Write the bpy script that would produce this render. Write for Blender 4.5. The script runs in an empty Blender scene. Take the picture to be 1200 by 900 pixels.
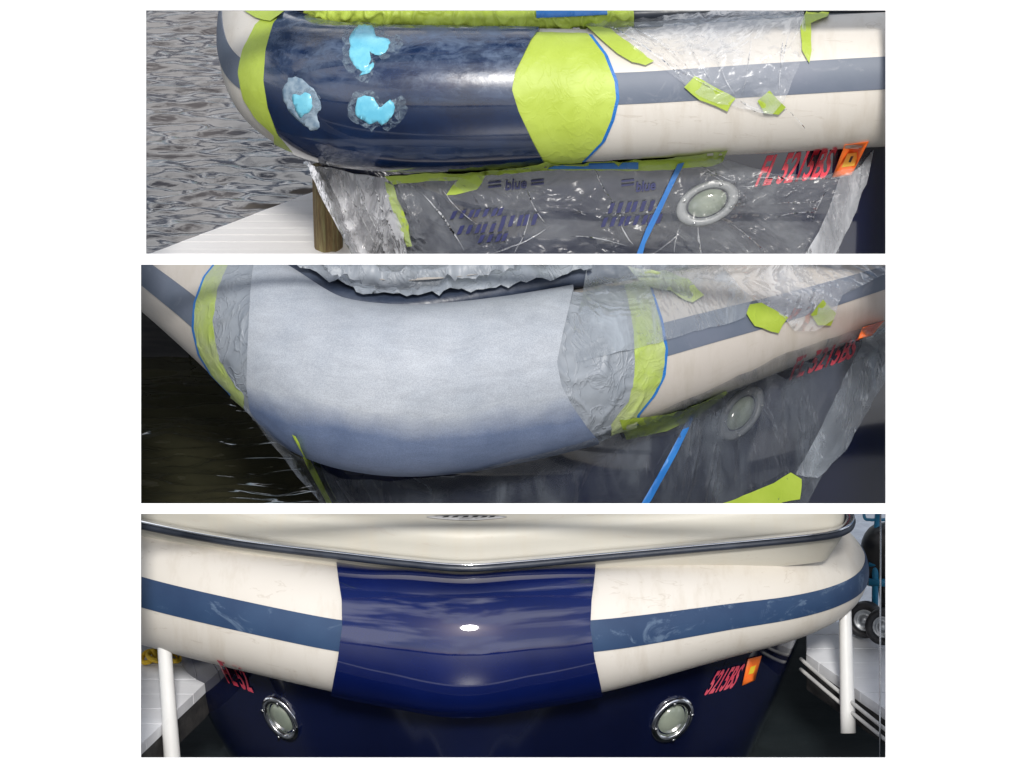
import bpy, bmesh, math, random
import numpy as np
from mathutils import Vector, Matrix, noise
from mathutils.bvhtree import BVHTree
from mathutils.geometry import delaunay_2d_cdt

random.seed(7)
scene = bpy.context.scene
COL = scene.collection

# ------------------------------------------------------------------ camera
PITCH = math.radians(25)          # looking down on the boats
CAMD, S = 10.0, 0.002             # metres to the wall, metres per photo pixel on the wall
F = Vector((0, math.cos(PITCH), -math.sin(PITCH)))
UI = Vector((0, math.sin(PITCH), math.cos(PITCH)))
CAMP = -F * CAMD
cd = bpy.data.cameras.new("camera"); cam = bpy.data.objects.new("camera", cd); COL.objects.link(cam)
cam.location = CAMP
cam.rotation_euler = (math.pi / 2 - PITCH, 0, 0)
cd.sensor_width = 36; cd.lens = 36 * CAMD / (1200 * S)
cd.clip_start = 0.1; cd.clip_end = 2000
scene.camera = cam

# ------------------------------------------------------------------ sky and sun
SUN_EL, SUN_AZ = math.radians(40), math.radians(2.5)     # behind the camera, a little to the left
w = bpy.data.worlds.new("World"); scene.world = w; w.use_nodes = True
nt = w.node_tree; nt.nodes.clear()
out = nt.nodes.new("ShaderNodeOutputWorld"); bg = nt.nodes.new("ShaderNodeBackground")
sky = nt.nodes.new("ShaderNodeTexSky"); sky.sky_type = 'NISHITA'; sky.sun_disc = False
sky.sun_elevation = SUN_EL
sky.sun_rotation = math.pi + SUN_AZ * -1
sky.dust_density = 2.0
tc = nt.nodes.new("ShaderNodeTexCoord")
mp = nt.nodes.new("ShaderNodeMapping"); mp.inputs['Scale'].default_value = (1.6, 1.6, 3.2)
cn = nt.nodes.new("ShaderNodeTexNoise"); cn.inputs['Scale'].default_value = 1.35; cn.inputs['Detail'].default_value = 8
cn.inputs['Roughness'].default_value = .55
cr = nt.nodes.new("ShaderNodeValToRGB"); cr.color_ramp.elements[0].position = .46; cr.color_ramp.elements[1].position = .58
cm = nt.nodes.new("ShaderNodeMixRGB"); cm.inputs[2].default_value = (15, 15.3, 16, 1)
nt.links.new(tc.outputs['Generated'], mp.inputs[0]); nt.links.new(mp.outputs[0], cn.inputs['Vector'])
nt.links.new(cn.outputs[0], cr.inputs[0]); nt.links.new(cr.outputs[0], cm.inputs[0])
nt.links.new(sky.outputs[0], cm.inputs[1]); nt.links.new(cm.outputs[0], bg.inputs[0])
bg.inputs[1].default_value = 0.10
nt.links.new(bg.outputs[0], out.inputs[0])

sl = bpy.data.lights.new("sun", 'SUN'); sl.energy = 3.2; sl.angle = math.radians(8.5); sl.color = (1, .97, .92)
so = bpy.data.objects.new("sun", sl); COL.objects.link(so)
sdir = Vector((math.sin(SUN_AZ) * math.cos(SUN_EL), -math.cos(SUN_AZ) * math.cos(SUN_EL), math.sin(SUN_EL)))
so.rotation_euler = sdir.to_track_quat('Z', 'Y').to_euler()
so.location = sdir * 30

scene.view_settings.view_transform = 'Standard'; scene.view_settings.look = 'None'
scene.view_settings.exposure = 0.0; scene.view_settings.gamma = 1.0
scene.cycles.max_bounces = 8; scene.cycles.transparent_max_bounces = 24
scene.cycles.use_denoising = True

# ------------------------------------------------------------------ helpers
X = Vector((1, 0, 0)); Z = Vector((0, 0, 1))
def P(px, py, d):
    k = (CAMD + d) / CAMD
    return CAMP + F * (CAMD + d) + X * ((px - 600) * S * k) + UI * ((450 - py) * S * k)
def ray(px, py):
    return (P(px, py, 0) - CAMP).normalized()
def PZ(px, py, z):
    r = ray(px, py); t = (z - CAMP.z) / r.z
    return CAMP + r * t
def proj(p):
    r = p - CAMP; dd = r.dot(F)
    return 600 + r.x / dd * CAMD / S, 450 - r.dot(UI) / dd * CAMD / S

def tag(o, label=None, cat=None, group=None, kind=None):
    if label: o['label'] = label
    if cat: o['category'] = cat
    if group: o['group'] = group
    if kind: o['kind'] = kind
    return o
def empty(name, loc, label, cat, group=None):
    o = bpy.data.objects.new(name, None); COL.objects.link(o); o.location = loc
    o.empty_display_size = .1
    return tag(o, label, cat, group)
def mesh_obj(name, verts, faces, mat, parent=None, smooth=True, solid=None):
    me = bpy.data.meshes.new(name); me.from_pydata([tuple(v) for v in verts], [], faces)
    bm = bmesh.new(); bm.from_mesh(me); bmesh.ops.recalc_face_normals(bm, faces=bm.faces); bm.to_mesh(me); bm.free()
    if smooth: me.polygons.foreach_set('use_smooth', [True] * len(me.polygons))
    me.materials.append(mat)
    o = bpy.data.objects.new(name, me); COL.objects.link(o)
    if parent is not None:
        o.parent = parent; o.matrix_parent_inverse = Matrix.Translation(-parent.location)
    if solid:
        m = o.modifiers.new('t', 'SOLIDIFY'); m.thickness = solid; m.offset = 0
    return o

# ------------------------------------------------------------------ materials
def ramp(nt, src, stops):
    r = nt.nodes.new("ShaderNodeValToRGB"); e = r.color_ramp.elements
    while len(e) < len(stops): e.new(.5)
    for k, (p, c) in enumerate(stops):
        e[k].position = p; e[k].color = (*c, 1) if len(c) == 3 else c
    nt.links.new(src, r.inputs[0]); return r
def nz(nt, scale, detail=4, rough=.55, stretch=None, dist=0, seed=0):
    t = nt.nodes.new("ShaderNodeTexCoord"); m = nt.nodes.new("ShaderNodeMapping")
    m.inputs['Location'].default_value = (seed * 3.7, seed * 1.9, seed * 2.3)
    if stretch: m.inputs['Scale'].default_value = stretch
    n = nt.nodes.new("ShaderNodeTexNoise"); n.inputs['Scale'].default_value = scale
    n.inputs['Detail'].default_value = detail; n.inputs['Roughness'].default_value = rough; n.inputs['Distortion'].default_value = dist
    nt.links.new(t.outputs['Object'], m.inputs[0]); nt.links.new(m.outputs[0], n.inputs['Vector'])
    return n.outputs[0]
def mixc(nt, fac, a, b, mode='MIX'):
    m = nt.nodes.new("ShaderNodeMixRGB"); m.blend_type = mode
    for k, v in ((0, fac), (1, a), (2, b)):
        if isinstance(v, (int, float)): m.inputs[k].default_value = v
        elif isinstance(v, tuple): m.inputs[k].default_value = (*v, 1)
        else: nt.links.new(v, m.inputs[k])
    return m.outputs[0]
def bump(nt, h, strength, dist=.01, prev=None):
    b = nt.nodes.new("ShaderNodeBump"); b.inputs['Strength'].default_value = strength; b.inputs['Distance'].default_value = dist
    nt.links.new(h, b.inputs['Height'])
    if prev is not None: nt.links.new(prev, b.inputs['Normal'])
    return b.outputs[0]
def M(name, col=(.5, .5, .5), rough=.5, metal=0, coat=0, ior=1.5):
    m = bpy.data.materials.new(name); m.use_nodes = True
    b = m.node_tree.nodes['Principled BSDF']
    b.inputs['Base Color'].default_value = (*col, 1); b.inputs['Roughness'].default_value = rough
    b.inputs['Metallic'].default_value = metal; b.inputs['Coat Weight'].default_value = coat; b.inputs['IOR'].default_value = ior
    b.inputs['Coat Roughness'].default_value = .03
    return m, m.node_tree, b
def mottled(name, c1, c2, scale=6, rough=.5, bumps=.0, bscale=40, metal=0, coat=0, stretch=None, lo=.35, hi=.65, bdist=.004, detail=5):
    m, t, b = M(name, c1, rough, metal, coat)
    r = ramp(t, nz(t, scale, detail, .6, stretch), [(lo, c1), (hi, c2)])
    t.links.new(r.outputs[0], b.inputs['Base Color'])
    rr = ramp(t, nz(t, scale * 2.3, 4, seed=3), [(.3, (max(0, rough - .08),) * 3), (.7, (min(1, rough + .12),) * 3)])
    t.links.new(rr.outputs[0], b.inputs['Roughness'])
    if bumps: t.links.new(bump(t, nz(t, bscale, 5, .6, stretch, seed=5), bumps, bdist), b.inputs['Normal'])
    return m

MAT = {}
MAT['wall'] = mottled('white_wall_paint', (.86, .86, .86), (.88, .88, .88), 3, .7, .04, 120)
# cream gelcoat with a little staining
def gelcoat(name, c1, c2, stain, seed):
    m, t, b = M(name, c1, .5)
    base = ramp(t, nz(t, 2.2, 4, seed=seed), [(.35, c1), (.7, c2)]).outputs[0]
    st = ramp(t, nz(t, 7, 6, .65, (3, 1, .6), seed=seed + 1), [(.50, (0, 0, 0)), (.70, (.6, .6, .6))]).outputs[0]
    scr = ramp(t, nz(t, 18, 3, .5, (.35, 1, 2.4), 1.5, seed + 2), [(.64, (0, 0, 0)), (.665, (.55,) * 3), (.69, (0, 0, 0))]).outputs[0]
    c = mixc(t, st, base, stain); c = mixc(t, scr, c, (.45, .40, .34))
    t.links.new(c, b.inputs['Base Color'])
    t.links.new(bump(t, nz(t, 9, 4, seed=seed), .08, .01), b.inputs['Normal'])
    return m
MAT['cream'] = gelcoat('cream_gelcoat', (.62, .585, .535), (.585, .55, .495), (.50, .45, .38), 1)
MAT['cream_dull'] = gelcoat('cream_gelcoat_dull', (.52, .48, .44), (.46, .425, .385), (.42, .38, .32), 4)
MAT['cream_deck'] = gelcoat('deck_gelcoat', (.52, .50, .44), (.47, .45, .39), (.5, .46, .38), 7)
def stripe_mat(name, c1, c2, scuff, amt, seed):
    m, t, b = M(name, c1, .5)
    base = ramp(t, nz(t, 5, 6, .6, seed=seed), [(.35, c1), (.68, c2)]).outputs[0]
    sc = ramp(t, nz(t, 9, 8, .7, (1, 1, 1.6), .8, seed + 1), [(.58, (0, 0, 0)), (.66, (amt,) * 3)]).outputs[0]
    t.links.new(mixc(t, sc, base, scuff), b.inputs['Base Color']); return m
MAT['stripe_grey'] = stripe_mat('slate_stripe', (.095, .12, .165), (.13, .15, .20), (.26, .27, .30), .3, 2)
MAT['stripe_blue'] = stripe_mat('blue_stripe', (.013, .036, .095), (.022, .055, .125), (.13, .19, .28), .55, 5)
# sanded old blue with haze of scuffs, plus sky reflection painted into the top
m, t, b = M('sanded_blue_gelcoat', (.012, .03, .085), .3, coat=.3)
b.inputs['Coat Roughness'].default_value = .04
base = ramp(t, nz(t, 6, 6, .65, seed=2), [(.3, (.002, .006, .024)), (.7, (.005, .019, .066))]).outputs[0]
tcn = t.nodes.new("ShaderNodeTexCoord"); sp = t.nodes.new("ShaderNodeSeparateXYZ"); t.links.new(tcn.outputs['Object'], sp.inputs[0])
up = t.nodes.new("ShaderNodeMapRange"); up.inputs[1].default_value = .53; up.inputs[2].default_value = .70
t.links.new(sp.outputs['Z'], up.inputs[0])
h1 = ramp(t, nz(t, 7, 9, .72, (1, 1, 1.5), 1.4, 6), [(.42, (0, 0, 0)), (.66, (1, 1, 1))]).outputs[0]
h2 = ramp(t, nz(t, 26, 7, .7, (.6, 1, 1.6), 1.2, 9), [(.46, (0, 0, 0)), (.62, (1, 1, 1))]).outputs[0]
hz = mixc(t, .45, h1, h2)
mm = t.nodes.new("ShaderNodeMath"); mm.operation = 'MULTIPLY'; t.links.new(hz, mm.inputs[0]); t.links.new(up.outputs[0], mm.inputs[1])
m2 = t.nodes.new("ShaderNodeMath"); m2.operation = 'MULTIPLY'; m2.inputs[1].default_value = .62; t.links.new(mm.outputs[0], m2.inputs[0])
t.links.new(mixc(t, m2.outputs[0], base, (.19, .26, .38)), b.inputs['Base Color'])
cw = ramp(t, m2.outputs[0], [(0, (.95,) * 3), (.30, (.12,) * 3)]).outputs[0]; t.links.new(cw, b.inputs['Coat Weight'])
rr = ramp(t, m2.outputs[0], [(0, (.16,) * 3), (.5, (.5,) * 3)]).outputs[0]; t.links.new(rr, b.inputs['Roughness'])
t.links.new(bump(t, nz(t, 22, 5, .6, seed=4), .10, .006), b.inputs['Normal'])
MAT['sanded_blue'] = m
# fresh glossy blue
m, t, b = M('fresh_blue_gelcoat', (.010, .018, .12), .05, coat=1.0); b.inputs['Coat Roughness'].default_value = .03
t.links.new(ramp(t, nz(t, 3, 4, seed=3), [(.35, (.0022, .006, .052)), (.7, (.004, .011, .088))]).outputs[0], b.inputs['Base Color'])
t.links.new(bump(t, nz(t, 4.0, 2, .45, seed=8), .20, .025), b.inputs['Normal'])
MAT['fresh_blue'] = m
m, t, b = M('navy_hull', (.003, .005, .022), .07, coat=.8)
t.links.new(ramp(t, nz(t, 2.5, 4, seed=6), [(.35, (.0025, .004, .018)), (.7, (.004, .007, .032))]).outputs[0], b.inputs['Base Color'])
t.links.new(bump(t, nz(t, 2.2, 3, seed=1), .05, .02), b.inputs['Normal'])
MAT['navy'] = m
# primer: light grey above; below, thin spray over blue plus painted underside shade
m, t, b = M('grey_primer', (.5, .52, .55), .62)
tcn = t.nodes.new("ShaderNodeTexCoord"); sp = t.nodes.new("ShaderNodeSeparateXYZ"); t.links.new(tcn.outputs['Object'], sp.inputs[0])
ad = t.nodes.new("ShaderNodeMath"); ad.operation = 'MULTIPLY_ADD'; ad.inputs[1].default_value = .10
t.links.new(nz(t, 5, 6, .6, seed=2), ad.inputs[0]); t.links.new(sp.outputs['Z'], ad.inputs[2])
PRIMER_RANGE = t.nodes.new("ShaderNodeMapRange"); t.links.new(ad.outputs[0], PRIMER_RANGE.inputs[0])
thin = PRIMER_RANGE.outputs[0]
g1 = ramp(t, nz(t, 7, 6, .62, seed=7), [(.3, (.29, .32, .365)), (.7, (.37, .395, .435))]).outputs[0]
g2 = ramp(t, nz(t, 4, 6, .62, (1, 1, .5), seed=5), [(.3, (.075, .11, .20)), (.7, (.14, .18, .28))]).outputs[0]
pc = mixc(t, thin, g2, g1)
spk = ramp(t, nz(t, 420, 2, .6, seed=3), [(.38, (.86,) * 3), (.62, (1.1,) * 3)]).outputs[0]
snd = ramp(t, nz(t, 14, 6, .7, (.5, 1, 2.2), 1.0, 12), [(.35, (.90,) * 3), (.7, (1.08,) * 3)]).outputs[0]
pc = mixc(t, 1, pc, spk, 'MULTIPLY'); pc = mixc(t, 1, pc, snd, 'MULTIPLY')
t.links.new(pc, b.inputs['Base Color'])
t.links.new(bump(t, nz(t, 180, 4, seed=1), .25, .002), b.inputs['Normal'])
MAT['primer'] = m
def tape(name, c1, c2, seed, rough=.5, wr=.35, over=None):
    m, t, b = M(name, c1, rough)
    c = ramp(t, nz(t, 9, 5, .6, seed=seed), [(.35, c1), (.68, c2)]).outputs[0]
    if over:
        oc, p0, p1 = over
        f = ramp(t, nz(t, 6, 6, .6, seed=seed + 4), [(p0, (0, 0, 0)), (p1, (1, 1, 1))]).outputs[0]
        c = mixc(t, f, c, oc)
    t.links.new(c, b.inputs['Base Color'])
    v = nz(t, 16, 3, .5, (1, 1, .7), 1.6, seed + 1)
    r = ramp(t, v, [(.44, (0, 0, 0)), (.5, (1, 1, 1)), (.56, (0, 0, 0))]).outputs[0]
    n1 = bump(t, r, wr, .004); t.links.new(bump(t, nz(t, 60, 4, seed=seed), wr * .35, .002, n1), b.inputs['Normal'])
    return m
MAT['lime'] = tape('lime_masking_tape', (.35, .45, .048), (.42, .53, .085), 1, .5, .14)
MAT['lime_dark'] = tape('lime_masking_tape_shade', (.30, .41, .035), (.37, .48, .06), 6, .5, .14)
MAT['lime_overspray'] = tape('oversprayed_lime_tape', (.33, .43, .08), (.36, .41, .20), 3, .6, .25, ((.30, .32, .33), .40, .75))
MAT['grey_tape'] = tape('oversprayed_grey_tape', (.20, .225, .26), (.28, .305, .34), 8, .45, .45)
MAT['blue_tape'] = tape('blue_masking_tape', (.010, .12, .40), (.018, .17, .5), 2, .5, .2)
MAT['cyan'] = mottled('cyan_gel_filler', (.11, .42, .58), (.20, .55, .68), 22, .3, .15, 60, coat=.2)
MAT['haze_scuff'] = mottled('sanding_scuff', (.12, .19, .27), (.30, .38, .45), 45, .5, .1, 80)
m, t, b = M('sanding_halo', (.22, .29, .36), .5)
tr = t.nodes.new("ShaderNodeBsdfTransparent"); mx = t.nodes.new("ShaderNodeMixShader")
t.links.new(ramp(t, nz(t, 38, 7, .75, (1, 1, 1.3), 1.2, 2), [(.42, (0, 0, 0)), (.66, (.75,) * 3)]).outputs[0], mx.inputs[0])
t.links.new(tr.outputs[0], mx.inputs[1]); t.links.new(b.outputs[0], mx.inputs[2])
t.links.new(mx.outputs[0], [n for n in t.nodes if n.type == 'OUTPUT_MATERIAL'][0].inputs[0]); MAT['halo'] = m
MAT['black_rubber'] = mottled('black_rubber', (.012, .012, .014), (.03, .03, .033), 18, .5, .2, 60)
MAT['rail'] = mottled('worn_navy_rubber', (.008, .012, .022), (.028, .036, .055), 14, .38, .15, 50, hi=.75)
MAT['rail_scuffed'] = mottled('scuffed_grey_rubber', (.018, .028, .055), (.05, .065, .10), 20, .4, .35, 40)
MAT['chrome'] = mottled('chrome', (.80, .81, .83), (.70, .71, .74), 10, .08, 0, metal=1)
MAT['rim_dull'] = mottled('veiled_grey_rim', (.20, .21, .22), (.27, .28, .29), 12, .4)  # chrome greyed in the colour for the veil of film over it
MAT['rim_dark'] = mottled('veiled_dark_rim', (.10, .11, .125), (.14, .15, .165), 12, .5)  # darker copy, the film's dimming put into the rim colour
MAT['emblem'] = mottled('pewter_emblem', (.30, .30, .30), (.38, .38, .385), 40, .4)
MAT['steel_dull'] = mottled('dull_steel', (.50, .51, .53), (.36, .37, .39), 20, .25, 0, metal=1)
MAT['porthole_glass'] = mottled('greenish_port_glass', (.14, .17, .145), (.24, .27, .22), 9, .08, coat=.6)
MAT['red'] = mottled('red_vinyl', (.66, .02, .05), (.72, .035, .07), 20, .4)
MAT['pink'] = mottled('faded_red_vinyl', (.52, .045, .085), (.60, .09, .13), 30, .4)
MAT['orange'] = mottled('orange_vinyl', (.85, .14, .02), (.9, .2, .03), 20, .4)
MAT['yellow_print'] = mottled('yellow_print', (.75, .55, .03), (.8, .6, .05), 20, .4)
MAT['pale_print'] = mottled('pale_print', (.8, .5, .4), (.85, .6, .5), 20, .4)
MAT['black_print'] = mottled('black_print', (.02, .02, .02), (.03, .03, .03), 20, .5)
MAT['blue_print'] = mottled('blue_print', (.010, .013, .075), (.02, .025, .11), 20, .5)
MAT['white_paint'] = mottled('white_pvc', (.72, .72, .71), (.66, .66, .65), 6, .35, .05, 30, stretch=(2, 2, .4))
MAT['steel_paint'] = mottled('dirty_white_pipe', (.42, .42, .42), (.54, .54, .53), 12, .4, .1, 40)
MAT['dock'] = mottled('pale_grey_composite', (.64, .65, .68), (.70, .71, .74), 5, .65, .2, 60, stretch=(.5, 3, 1))
MAT['dock_white'] = mottled('white_composite', (.66, .645, .635), (.72, .705, .695), 5, .65, .15, 60, stretch=(.5, 3, 1))
MAT['dock_dark'] = mottled('weathered_black_timber', (.018, .018, .020), (.045, .043, .042), 9, .8, .4, 30, stretch=(.4, 3, 3))
MAT['rope'] = mottled('yellow_rope', (.74, .47, .02), (.82, .56, .05), 60, .7, .6, 120, bdist=.006)
MAT['trolley'] = mottled('teal_blue_steel', (.012, .16, .30), (.02, .20, .36), 9, .4, .05, 40)
MAT['cowl'] = mottled('black_cowl', (.008, .008, .009), (.022, .021, .02), 12, .35, .15, 20)
MAT['hub'] = mottled('galvanised_hub', (.5, .52, .54), (.38, .4, .42), 14, .35, 0, metal=.8)
# wood piling
m, t, b = M('piling_wood', (.2, .15, .08), .8)
g = nz(t, 9, 7, .65, (7, 7, .7), 1.2, 3)
t.links.new(ramp(t, g, [(.28, (.05, .035, .018)), (.45, (.20, .135, .06)), (.6, (.26, .22, .10)), (.74, (.30, .32, .15))]).outputs[0], b.inputs['Base Color'])
t.links.new(bump(t, g, .9, .02), b.inputs['Normal']); MAT['piling'] = m
# clear plastic sheeting: thin, milky, glossy, creased
def film(name, alpha, gloss=1.0, tint=(.62, .65, .68), seed=0, stretch=(1, 1, 1), rough=.14, scale=5, fold_amt=.7):
    m, t, b = M(name, tint, .5); b.inputs['Specular IOR Level'].default_value = 0
    tr = t.nodes.new("ShaderNodeBsdfTransparent"); mx = t.nodes.new("ShaderNodeMixShader"); m2_ = t.nodes.new("ShaderNodeMixShader")
    gl = t.nodes.new("ShaderNodeBsdfGlossy"); gl.inputs['Roughness'].default_value = rough
    fold = nz(t, scale, 4, .6, stretch, .9, seed)
    rid = ramp(t, fold, [(.30, (0, 0, 0)), (.46, (.35,) * 3), (.5, (1, 1, 1)), (.54, (.35,) * 3), (.7, (0, 0, 0))]).outputs[0]
    rid2 = ramp(t, nz(t, scale * 2.6, 3, .55, stretch, .6, seed + 2), [(.40, (0, 0, 0)), (.5, (1, 1, 1)), (.6, (0, 0, 0))]).outputs[0]
    cloud = nz(t, 4.5, 6, .62, stretch, .8, seed + 5)
    fa = ramp(t, cloud, [(.32, (alpha * .25,) * 3), (.52, (alpha * .8,) * 3), (.72, (min(1, alpha * 2.1),) * 3)]).outputs[0]
    t.links.new(fa, mx.inputs[0]); t.links.new(tr.outputs[0], mx.inputs[1]); t.links.new(b.outputs[0], mx.inputs[2])
    n1 = bump(t, rid, fold_amt, .030); n2 = bump(t, rid2, fold_amt * .5, .010, n1)
    t.links.new(n2, b.inputs['Normal']); t.links.new(n2, gl.inputs['Normal'])
    fr = t.nodes.new("ShaderNodeFresnel"); fr.inputs[0].default_value = 1.45; t.links.new(n2, fr.inputs['Normal'])
    k = t.nodes.new("ShaderNodeMath"); k.operation = 'MULTIPLY'; k.inputs[1].default_value = gloss; k.use_clamp = True; t.links.new(fr.outputs[0], k.inputs[0])
    t.links.new(k.outputs[0], m2_.inputs[0]); t.links.new(mx.outputs[0], m2_.inputs[1]); t.links.new(gl.outputs[0], m2_.inputs[2])
    o = [n for n in t.nodes if n.type == 'OUTPUT_MATERIAL'][0]; t.links.new(m2_.outputs[0], o.inputs[0])
    return m
MAT['film'] = film('clear_plastic_sheet', .17, .36, (.52, .55, .58), 1, (.55, 1, .75), .20, 4.5, .42)
MAT['crease'] = film('plastic_crease', .40, 1.0, (.75, .77, .80), 11, (1, 1, 1), .15)
MAT['film_thin'] = film('thin_plastic_sheet', .26, .25, (.68, .70, .74), 4, (.8, 1, .6), .18, 3.5, .35)
MAT['film_milky'] = film('folded_plastic_edge', .50, .6, (.66, .68, .72), 7, (1.6, 1, .45), .2, 5, .45)
MAT['film_white'] = film('white_plastic_wrap', .72, .5, (.66, .67, .71), 13, (1.6, 1, .45), .2, 5, .5)
MAT['film_dark'] = film('overspray_plastic_sheet', .42, .10, (.105, .12, .145), 3, (1.8, 1, .4), .4, 2.5, .35)
MAT['film_grey'] = film('overspray_plastic_fold', .46, .25, (.34, .38, .43), 9, (1.5, 1, .4), .35, 3, .3)
# water
def water(name, c1, c2, rough=.06, ior=1.33, bs=.06, scale=16):
    m, t, b = M(name, c1, rough, ior=ior)
    t.links.new(ramp(t, nz(t, 3, 4, .6, (.6, 1.5, 1)), [(.35, c1), (.68, c2)]).outputs[0], b.inputs['Base Color'])
    t.links.new(bump(t, nz(t, scale, 5, .6, (.45, 1.2, 1), .5), bs, .02), b.inputs['Normal'])
    return m
MAT['water_grey'] = water('grey_harbour_water', (.065, .055, .048), (.10, .088, .08), .05, 2.2)
MAT['water_dark'] = water('dark_harbour_water', (.024, .024, .014), (.042, .04, .023), .05, 2.5)
MAT['water_pale'] = water('sky_sheen_water', (.66, .70, .75), (.74, .78, .82), .2, 1.5, .5, 12)  # pale base colour paints in the bright sky reflection on the water
MAT['sea'] = water('open_water', (.012, .016, .018), (.022, .028, .03), .28, 1.4)
MAT['hills'] = mottled('wooded_shore', (.02, .03, .018), (.05, .06, .035), .4, .9, .3, 3)

# ------------------------------------------------------------------ geometry helpers
def catmull(pts, n):
    pts = [np.array(p, float) for p in pts]; res = []
    ext = [2 * pts[0] - pts[1]] + pts + [2 * pts[-1] - pts[-2]]
    for i in range(1, len(ext) - 2):
        p0, p1, p2, p3 = ext[i - 1:i + 3]
        for k in range(n):
            s = k / n
            res.append(.5 * (2 * p1 + (p2 - p0) * s + (2 * p0 - 5 * p1 + 4 * p2 - p3) * s * s + (3 * p1 - p0 - 3 * p2 + p3) * s ** 3))
    res.append(pts[-1]); return np.array(res)

class Tube:
    """Swept rail: stations (px, py, depth, half height, half width)."""
    def __init__(self, st, outward=1, n=24, power=1.0):
        raw = []
        for px, py, d, a, b_ in st:
            p = P(px, py, d); raw.append((p.x, p.y, p.z, a, b_))
        self.s = catmull(raw, n)
        c = self.s[:, :3]
        T = np.gradient(c, axis=0); T /= np.linalg.norm(T, axis=1)[:, None]
        N = np.cross(T, (0, 0, 1)); N /= np.linalg.norm(N, axis=1)[:, None]
        mid = len(c) // 2
        if np.dot(N[mid], -np.array(F)) < 0: N = -N
        U = np.cross(N, T); U *= np.sign(U[:, 2])[:, None]
        self.N, self.U, self.n = N, U, len(c)
        self.power = power
    def at(self, u, phi, off=0):
        u = min(max(u, 0), .99999) * (self.n - 1); i = int(u); f = u - i
        L = lambda A: A[i] * (1 - f) + A[i + 1] * f
        s = L(self.s); N = L(self.N); U = L(self.U)
        c, sn = math.cos(phi), math.sin(phi)
        pw = self.power
        cc = math.copysign(abs(c) ** pw, c); ss = math.copysign(abs(sn) ** pw, sn)
        nn = U * (c / s[3]) + N * (sn / s[4]); nn /= np.linalg.norm(nn)
        return Vector(s[:3] + U * (s[3] * cc) + N * (s[4] * ss) + nn * off)
    def build(self, name, mat, parent, nu=150, nphi=56):
        vs = [self.at(i / nu, 2 * math.pi * j / nphi) for i in range(nu + 1) for j in range(nphi)]
        fs = [(i * nphi + j, i * nphi + (j + 1) % nphi, (i + 1) * nphi + (j + 1) % nphi, (i + 1) * nphi + j) for i in range(nu) for j in range(nphi)]
        fs.append(tuple(range(nphi))[::-1]); fs.append(tuple(nu * nphi + j for j in range(nphi)))
        return mesh_obj(name, vs, fs, mat, parent)
    def solve(self, phi, edge, lo, hi):
        """u at which this phi line crosses an edge traced as (x, y) points."""
        ys = [e[1] for e in edge]; xs = [e[0] for e in edge]
        def g(u):
            x, y = proj(self.at(u, phi)); return x - np.interp(y, ys, xs)
        us = np.linspace(lo, hi, 60); gv = [g(u) for u in us]
        for k in range(59):
            if gv[k] * gv[k + 1] <= 0:
                a_, b_ = us[k], us[k + 1]
                for _ in range(25):
                    mI = .5 * (a_ + b_)
                    if g(a_) * g(mI) <= 0: b_ = mI
                    else: a_ = mI
                return .5 * (a_ + b_)
        return us[int(np.argmin(np.abs(gv)))]
    def patch(self, name, mat, parent, e0, e1, phi0, phi1, off=.004, nu=60, nphi=40, rough=0, seed=0, back=-.004, freq=14, twist=None):
        """Sheet lying on the rail between two edges. An edge is a constant u or (trace, lo, hi)."""
        grid = []
        for j in range(nphi + 1):
            ph = phi0 + (phi1 - phi0) * j / nphi
            a_ = e0 if isinstance(e0, float) else self.solve(ph, *e0)
            b_ = e1 if isinstance(e1, float) else self.solve(ph, *e1)
            row = []
            for i in range(nu + 1):
                u = a_ + (b_ - a_) * i / nu; o = off
                if rough:
                    q = self.at(u, ph) * freq + Vector((seed, 0, 0))
                    o += rough * max(0, 1 - 5 * abs(noise.noise(q))) + rough * .35 * (noise.noise(q * 2.5) + .4)
                row.append((u, ph + (twist(u) if twist else 0), max(o, .0012)))
            grid.append(row)
        vs = [self.at(*g_) for r in grid for g_ in r]
        W = nu + 1
        fs = [(j * W + i, j * W + i + 1, (j + 1) * W + i + 1, (j + 1) * W + i) for j in range(nphi) for i in range(nu)]
        rim = [i for i in range(W)] + [j * W + nu for j in range(1, nphi + 1)] + [nphi * W + i for i in range(nu - 1, -1, -1)] + [j * W for j in range(nphi - 1, 0, -1)]
        base = len(vs)
        for q in rim:
            j, i = divmod(q, W); g_ = grid[j][i]; vs.append(self.at(g_[0], g_[1], back))
        nR = len(rim)
        for k in range(nR):
            fs.append((rim[k], rim[(k + 1) % nR], base + (k + 1) % nR, base + k))
        o = mesh_obj(name, vs, fs, mat, parent)
        ring = {tuple(sorted((rim[k], rim[(k + 1) % nR]))) for k in range(nR)}
        for e_ in o.data.edges:
            if tuple(sorted(e_.vertices)) in ring: e_.use_edge_sharp = True
        return o

def bvh_of(objs):
    vs, fs = [], []
    for o in objs:
        b0 = len(vs); mw = o.matrix_world if o.parent is None else Matrix()
        vs += [v.co.copy() for v in o.data.vertices]; fs += [tuple(b0 + i for i in p.vertices) for p in o.data.polygons]
    return BVHTree.FromPolygons(vs, fs)

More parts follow.
